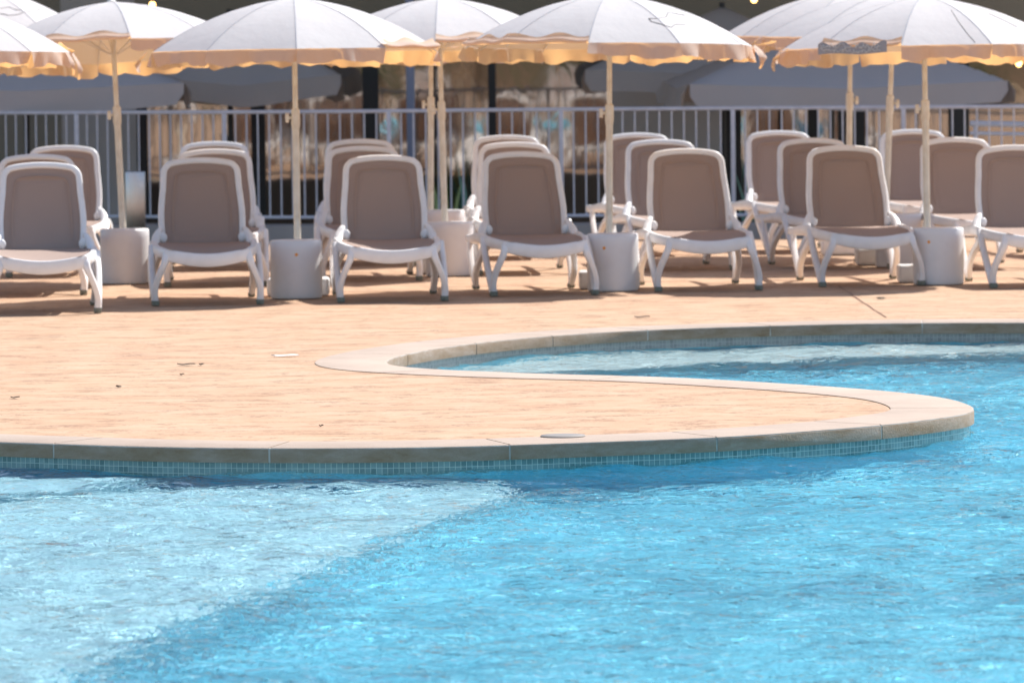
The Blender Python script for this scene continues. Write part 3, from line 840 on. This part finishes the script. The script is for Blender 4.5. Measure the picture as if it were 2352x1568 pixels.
# dark stitched outlines on canopies: thin seams laid on the cloth
bpy.context.view_layer.update()
def stitches(key, lines, part='canopy', wd=.006):
    o = [c for c in parasols[key].children if c.name.startswith(part)][0]
    mw = o.matrix_world; inv = mw.inverted()
    bvh = BVHTree.FromPolygons([mw @ v_.co for v_ in o.data.vertices], [tuple(p.vertices) for p in o.data.polygons])
    b = MB()
    for ln in lines:
        pts = []
        for (x0, y0), (x1, y1) in zip(ln, ln[1:]):
            for k in range(5):
                q = k / 5; dd = ray(x0 + (x1 - x0) * q, y0 + (y1 - y0) * q)
                h = bvh.ray_cast(Vector((0, 0, HC)), dd)
                if h[0] is not None: pts.append(inv @ (h[0] - dd * .004))
        if len(pts) > 2: b.sweep(pts, (wd, .002), (1, 0, 0), n=6, sub=1)
    if b.v: b.build('stitching', M_mark, o)
def z4(l): return [((1440 + x / 2.45) / 1.22449, (y / 2.45) / 1.22449) for x, y in l]
def z1(l): return [(x / 3.0, y / 3.0) for x, y in l]
def z5(l): return [((1920 + x / 2.45) / 1.22449, (y / 2.45) / 1.22449) for x, y in l]
stitches('d', [z4([(1190, 107), (1075, 86), (1062, 118), (1000, 128), (942, 128), (960, 150), (1040, 172), (1100, 190), (1122, 168), (1215, 172)])])
stitches('i', [z1([(0, 95), (60, 108), (130, 100), (160, 85), (250, 75), (290, 60)]), z1([(0, 60), (60, 50), (110, 70), (170, 70)])])
stitches('h', [z5([(2110, 95), (2200, 135), (2330, 200)]), z5([(1850, 70), (1900, 150), (1960, 230), (2030, 310)])], wd=.003)
# ------------------------------------------------------------------ railing at the end of the deck
RZ1, RZ0 = 1.10, .14
fp = [P(x, y, RZ1) for x, y in [(-260, 260), (600, 257.5), (1200, 252.5), (1800, 248), (2700, 243)]]
print('fence Y', [round(p.y, 2) for p in fp])
froot = empty('railing', (0, fp[2].y, 0))
FO = Vector((0, fp[2].y, 0))
def rail(name, z, wh):
    b = MB(); b.sweep([Vector((p.x, p.y, z)) - FO for p in fp], wh, (0, 1, 0), n=12, sub=8); return b.build(name, M_fence, froot)
rail('top_rail', RZ1, (.045, .035)); rail('bottom_rail', RZ0, (.03, .03))
fl = resample(catmull([Vector((p.x, p.y, 0)) for p in fp], 12), .112)[0]
b = MB(); b.tube((0, 0, RZ0 - .005), (0, 0, RZ1), .0075, n=8); bal = None
npst = 0
for k, q in enumerate(fl):
    if k % 14 == 5:
        pb = MB(); pb.box((-.02, -.02, 0), (.02, .02, RZ1), .004); po = pb.build('post', M_fence, froot); po.location = Vector((q[0], q[1], 0)) - FO
        continue
    if bal is None: bal = b.build('baluster', M_fence, froot); o = bal
    else: o = bal.copy(); col.objects.link(o); o.parent = froot
    o.location = Vector((q[0], q[1], 0)) - FO
tag(froot, 'long grey metal railing with thin upright bars behind the loungers', 'railing')
# kerb below the railing
kv = []
Q = [(p.x, p.y) for p in fp]
b = MB()
for (x0, y0), (x1, y1) in zip(Q, Q[1:]):
    pass
kerb = sheet('terrace_kerb', [(x, y - .35) for x, y in Q] + [(x, y + .25) for x, y in Q[::-1]], M_kerb, .07)
me = kerb.data; bm = bmesh.new(); bm.from_mesh(me); r = bmesh.ops.extrude_face_region(bm, geom=bm.faces[:])
for g_ in r['geom']:
    if isinstance(g_, bmesh.types.BMVert): g_.co.z = -1.3
bmesh.ops.recalc_face_normals(bm, faces=bm.faces); bm.to_mesh(me); bm.free(); tag(kerb, kind='structure')
tag(sheet('lower_terrace', [(-40, 49.35), (40, 49.35), (40, 66), (-40, 66)], wallmat('terrace_paving', (.34, .27, .22), (.42, .34, .28)), -1.2), kind='structure')

# steel bin/pillar by the railing
p = P(313, 541); b = MB(); sxx = .088; b.box((-sxx, -.05, 0), (sxx, .05, .58), .006)
s_ = b.build('steel_bollard', M_steel, sharp=30); s_.location = (p.x, p.y, 0.0)
tag(s_, 'square brushed steel bollard reflecting the deck beside the leaning parasol pole', 'bollard')

# ------------------------------------------------------------------ building
BY = 60.0
def BX(px, y=200): return PY(px, y, BY).x
TZ = -1.2
bld = empty('building', (0, BY, TZ))
def local(p): return Vector(p) - Vector((0, BY, TZ))
def bbox(name, x0, x1, y0, y1, z0, z1, m, parent=bld, bev=0, base=Vector((0, BY, TZ))):
    b = MB(); b.box((x0 - base.x, y0 - base.y, z0 - base.z), (x1 - base.x, y1 - base.y, z1 - base.z), bev); return b.build(name, m, parent, smooth=bool(bev))
WT = 2.0
def wall(x0, x1, m, z0=TZ, z1=4.6, dy=0): return bbox('wall', x0, x1, BY - dy, BY + .3, z0, z1, m)
xs = dict(a=BX(-900), b=BX(141), c=BX(312), d=BX(336), e=BX(575), f=BX(607), g=BX(832), h=BX(869), i=BX(1121), j=BX(1139), k=BX(1402), l=BX(1666), m=BX(1702),
          n=BX(1856), o=BX(1880), p=BX(1925), q=BX(1987), r=BX(2180), s=BX(2226), t=BX(3100))
HEAD = 1.85
wall(xs['a'], xs['b'], M_wallA); wall(xs['b'], xs['c'], M_wallB, z1=HEAD + .45, dy=.004)
wall(xs['b'], xs['c'], M_wallA, z0=HEAD + .45)
wall(xs['c'], xs['k'], M_wallA, z0=HEAD); wall(xs['k'], xs['l'], M_wallB, z1=HEAD + .02, dy=.004); wall(xs['k'], xs['l'], M_wallA, z0=HEAD + .02)
wall(xs['l'], xs['t'], M_wallA, z0=HEAD)
for a, b_ in (('c', 'd'), ('e', 'f'), ('g', 'h'), ('i', 'j'), ('l', 'm'), ('n', 'o'), ('p', 'q'), ('r', 's')):
    bbox('window_frame', xs[a], xs[b_], BY + .02, BY + .16, TZ, HEAD, M_dark)
for a, b_ in (('d', 'e'), ('f', 'g'), ('h', 'i'), ('j', 'k'), ('m', 'n'), ('o', 'p'), ('q', 'r'), ('s', 't')):
    x0, x1 = xs[a], xs[b_]
    bbox('window_pane', x0, x1, BY + .09, BY + .10, TZ + .1, HEAD, M_glass)
    bbox('window_sill', x0, x1, BY + .03, BY + .15, TZ, TZ + .1, M_dark)
# room behind the glass
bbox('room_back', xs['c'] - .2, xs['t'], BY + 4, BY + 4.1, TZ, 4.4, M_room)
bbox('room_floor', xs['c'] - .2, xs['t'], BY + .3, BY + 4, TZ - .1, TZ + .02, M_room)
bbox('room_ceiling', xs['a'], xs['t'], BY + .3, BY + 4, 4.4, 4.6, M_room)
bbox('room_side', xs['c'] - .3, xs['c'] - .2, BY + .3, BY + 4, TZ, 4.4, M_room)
# veranda roof that keeps the terrace in the shade
bbox('roof', xs['a'], xs['t'], 51.9, BY + 4, 4.6, 4.8, M_wallA, bev=.01)
tag(bld, 'single storey building with dark framed tinted windows and a deep veranda roof', 'building')
p = PY(944, 300, 52.4); b = MB(); b.tube((0, 0, 0), (0, 0, 4.6 - TZ), .040, n=20); b.lathe([(.09, 0), (.09, .015), (.045, .02)], 20)
c_ = b.build('steel_column', M_blue); c_.location = (p.x, 52.4, TZ); tag(c_, 'slim blue steel column behind the railing by the twin poles', 'column')

# grey square parasols on the lower terrace
def grey_parasol(cn, face, label, sag=.03, half=1.5, cz=1.33):
    """cn: centre (x,y); face: rotation"""
    root = empty('terrace_parasol', (cn[0], cn[1], TZ), face)
    vs, fs = [], []; n = 24; H_ = .62
    for j in range(n + 1):
        for i in range(n + 1):
            u, v2 = -1 + 2 * i / n, -1 + 2 * j / n; m_ = max(abs(u), abs(v2)); dg = min(abs(u), abs(v2))
            z = cz - TZ + H_ * (1 - m_) - sag * (m_ - dg) * m_ * 2.0
            vs.append((u * half, v2 * half, z))
    for j in range(n):
        for i in range(n): a = j * (n + 1) + i; fs.append((a, a + 1, a + n + 2, a + n + 1))
    mesh_obj('canopy', vs, fs, M_grey, root)
    b = MB(); rr = random.Random(int(cn[0] * 10))
    for s in range(4):
        A = Matrix.Rotation(s * math.pi / 2, 3, 'Z'); vv, ff = [], []; m = 40; nz = 5; p1, p2 = rr.uniform(0, 6), rr.uniform(0, 6)
        for i in range(m + 1):
            u = -1 + 2 * i / m; zt = cz - TZ - sag * (1 - abs(u)) * 2
            ln = .21 * (1 - .5 * max(0, (abs(u) - .94) / .06) ** 2) + .012 * math.sin(u * 5 + p1)
            for j in range(nz + 1):
                q = j / nz; vv.append(A @ Vector((u * half * .997, -half - .004 - q * .05 - .025 * q * math.sin(u * 9 + p2), zt - ln * q)))
        for i in range(m):
            for j in range(nz): a = i * (nz + 1) + j; ff.append((a, a + nz + 1, a + nz + 2, a + 1))
        b.add(vv, ff)
    b.build('valance', M_grey_hem, root, sharp=80)
    b = MB(); b.tube((0, 0, 0), (0, 0, cz - TZ + .66), .03); b.build('pole', M_dark, root)
    b = MB(); b.box((-.3, -.3, 0), (.3, .3, .08), .01); b.build('base', M_kerb, root)
    return tag(root, label, 'parasol', 'large grey square parasols on the lower terrace')
def corner_parasol(px, py, Y, ang, side, label, cz=1.31):
    c = PY(px, py, Y); A = Matrix.Rotation(ang, 3, 'Z'); off_ = A @ Vector((-1.5 * side, 1.5, 0))
    # front corner on the given side sits at c
    return grey_parasol((c.x + off_.x, c.y + off_.y), ang, label, cz=cz)
corner_parasol(423, 185, 53.4, R(4), 1, 'grey square parasol at left whose front hem runs out of frame', 1.36)
# the second one stands a little further back, seen turned
c = PY(600, 180, 56.6); grey_parasol((c.x - .35, 57.4), R(9), 'grey square parasol left of the middle with its hem rising to the right', half=1.0, cz=1.40, sag=.05)
c = PY(1583, 187, 53.3); corner_parasol(1583, 187, 53.3, R(3), -1, 'wide grey square parasol behind the right poles', 1.30)
c = PY(1540, 165, 57.2); grey_parasol((c.x + .55, 57.9), R(-8), 'darker grey square parasol partly hidden left of the wide one', half=1.25, cz=1.42)

def added_plant(px, Y, htop, seed, m, label):  # plants added to stand in for green and teal reflections in the glass
    r_ = random.Random(seed); p = PY(px, 330, Y); root = empty('added_plant', (p.x, Y, TZ))
    b = MB(); b.lathe([(.17, 0), (.20, .02), (.27, .50), (.29, .52), (.29, .58), (.26, .58), (.25, .50), (.0, .50)], 28); b.build('pot', M_pot, root)
    b = MB(); H = htop - TZ
    for k in range(70):
        a_ = r_.uniform(0, 6.28); el = r_.uniform(.25, 1.45); Lf = (H - .5) * r_.uniform(.6, 1.0); wd = r_.uniform(.02, .045); prev = None
        for j in range(7):
            t = j / 6; q = Vector((math.cos(a_) * math.cos(el) * Lf * t, math.sin(a_) * math.cos(el) * Lf * t, .5 + math.sin(el) * Lf * t - .35 * Lf * t * t * math.cos(el)))
            sd_ = Vector((-math.sin(a_), math.cos(a_), 0)) * wd * math.sin(math.pi * min(1, t * .9 + .1))
            if prev: b.add([prev[0], q - sd_, q + sd_, prev[1]], [(0, 1, 2, 3)])
            prev = (q - sd_, q + sd_)
    b.build('foliage', m, root); return tag(root, label, 'plant', 'added plants on the lower terrace in place of window reflections')
M_pot = mat('turquoise_glaze', (.10, .42, .42), .3); M_lf = mat('pale_leaf', (.42, .52, .22), .55); M_lf2 = mat('blue_green_leaf', (.22, .46, .40), .55)
added_plant(1010, 54.4, .62, 5, M_lf, 'added pale green leafy plant in place of the green blur in the windows, behind the railing by the twin centre poles')
added_plant(1090, 56.0, .70, 6, M_lf2, 'added blue green leafy plant in place of the teal blur in the windows, behind the railing right of the twin centre poles')
added_plant(1760, 55.5, .72, 8, M_lf2, 'added blue green leafy plant in place of blurred window colour, behind the railing over the back row lounger at right')
# string lights under the veranda
def string_light(pts, bulbs, label):
    root = empty('string_light', pts[0]); o0 = Vector(pts[0])
    b = MB(); b.sweep([Vector(p) - o0 for p in pts], (.008, .008), (0, 1, 0), n=6, sub=6); b.build('cable', M_dark, root)
    for q in bulbs:
        q = Vector(q) - o0
        b = MB(); b.tube(q + Vector((0, 0, .028)), q + Vector((0, 0, .075)), .014, n=12); s = b.build('socket', M_dark, root)
        b = MB(); b.ball(q, .030, (1, 1, 1.12), 16); b.build('bulb', M_bulb, s)
    return tag(root, label, 'string light', 'string lights under the veranda roof')
q1 = PY(350, 12, 51.2); q2 = PY(1732, -1, 51.2); q3 = PY(2340, 146, 51.0)
string_light([(-9, 51.2, 2.9), q1 + Vector((-1.2, 0, .22)), q1 + Vector((0, 0, .08)), q1 + Vector((1.4, 0, .25)), (-1, 51.2, 2.75)], [q1], 'string light with one warm bulb glowing above the left parasols')
string_light([(-.6, 51.2, 2.9), q2 + Vector((-1.2, 0, .25)), q2 + Vector((0, 0, .08)), q2 + Vector((1.4, 0, .25)), (5, 51.2, 2.9)], [q2], 'string light with one warm bulb at the top edge right of the middle')
string_light([q3 + Vector((-.25, 0, .02)), q3 + Vector((0, 0, .08)), q3 + Vector((.5, 0, .18)), q3 + Vector((1.4, 0, .8)), (q3.x + 2.2, 51, 3.55)], [q3], 'string light with a bulb at the right edge just under the parasol hem')
# white handrail on the right, behind the railing
b = MB(); a_, b_ = PY(2228, 284, 52.8), PY(2800, 294, 52.8)
b.tube(a_, b_, .028, n=14); b.tube(a_ + Vector((0, 0, -.09)), b_ + Vector((0, 0, -.09)), .018, n=12)
for t in (.02, .28, .55, .9):
    q = a_.lerp(b_, t); b.tube((q.x, q.y, TZ), (q.x, q.y, q.z), .016, n=10)
hr = b.build('handrail', M_fence); tag(hr, 'pale tubular handrail seen through the railing at the right edge', 'handrail')

# ------------------------------------------------------------------ the other side of the pool, seen mirrored in the glass
def palm(x, y, h, seed, label):
    r_ = random.Random(seed); root = empty('palm_tree', (x, y, -.004))
    b = MB(); bend = r_.uniform(-.4, .4)
    b.sweep([(0, 0, 0), (bend * .2, 0, h * .3), (bend * .6, 0, h * .7), (bend, 0, h)], [(.5, .5), (.36, .36), (.3, .3), (.34, .34)], (0, 1, 0), n=14, sub=8, sq=2)
    b.build('trunk', M_bark, root)
    b = MB()
    for k in range(26):
        a = k * 2.4; up = 1.1 - k * .07; Lf = r_.uniform(1.9, 2.6); dirv = Vector((math.cos(a), math.sin(a), 0)); prev = None
        for j in range(1, 22):
            t = j / 21; p = Vector((bend, 0, h)) + dirv * (Lf * t) + Vector((0, 0, Lf * (up * .6 * t - 1.05 * t * t)))
            sd_ = Vector((-dirv.y, dirv.x, 0)); ll = .55 * math.sin(min(1, t * 1.15 + .12) * math.pi) + .08
            for s in (-1, 1):
                tip = p + sd_ * s * ll + dirv * .22 + Vector((0, 0, -.22 * ll - .05))
                b.add([p, p + dirv * .05, tip], [(0, 1, 2)])
    b.build('crown', M_frond, root, smooth=False)
    return tag(root, label, 'palm tree', 'palm trees across the pool')
M_bark = wallmat('palm_bark', (.12, .08, .05), (.22, .16, .11)); M_frond = mat('palm_frond', (.07, .11, .04), .6)
pl = [(-7.5, -6, 1.1), (-3.2, -9, .9), (1.8, -7, 1.3), (6.5, -9, 1.0), (10, -7, .8), (-12, -8, 1.2), (-5.2, -13, 2.2), (-.6, -14, 1.7), (4.2, -13, 1.2), (8.4, -15, 2.4)]
for i, (x, y, h) in enumerate(pl):
    palm(x, y, h, 40 + i, 'low palm tree across the pool mirrored in the windows')
for i, (x, y) in enumerate([(-7, 2.2), (-4.6, 1.6), (-2.0, 2.4), (.8, 1.8), (3.3, 2.3), (5.8, 1.5), (8, 2.1)]):
    o = copy_tree(proto); o.location = (x, y, 0); o.rotation_euler = (0, 0, R(180 + 5 * i))
    tag(o, 'white sun lounger across the pool mirrored in the windows', 'sun lounger', 'sun loungers across the pool')
wb = MB(); wb.box((-30, -34, 0), (30, -33.5, 2.4)); ow = wb.build('garden_wall', wallmat('brown_wall', (.13, .09, .06), (.22, .15, .10)), smooth=False)
tag(ow, 'long brown garden wall across the pool mirrored in the windows', 'wall')
for i, (x, y) in enumerate([(-6, -2.5), (-2.6, -3.4), (2.9, -3.0), (6.2, -2.2)]):
    o = copy_tree(parasols['b']); o.location = (x, y, 0)
    tag(o, 'white parasol across the pool mirrored in the windows', 'parasol', 'parasols across the pool')
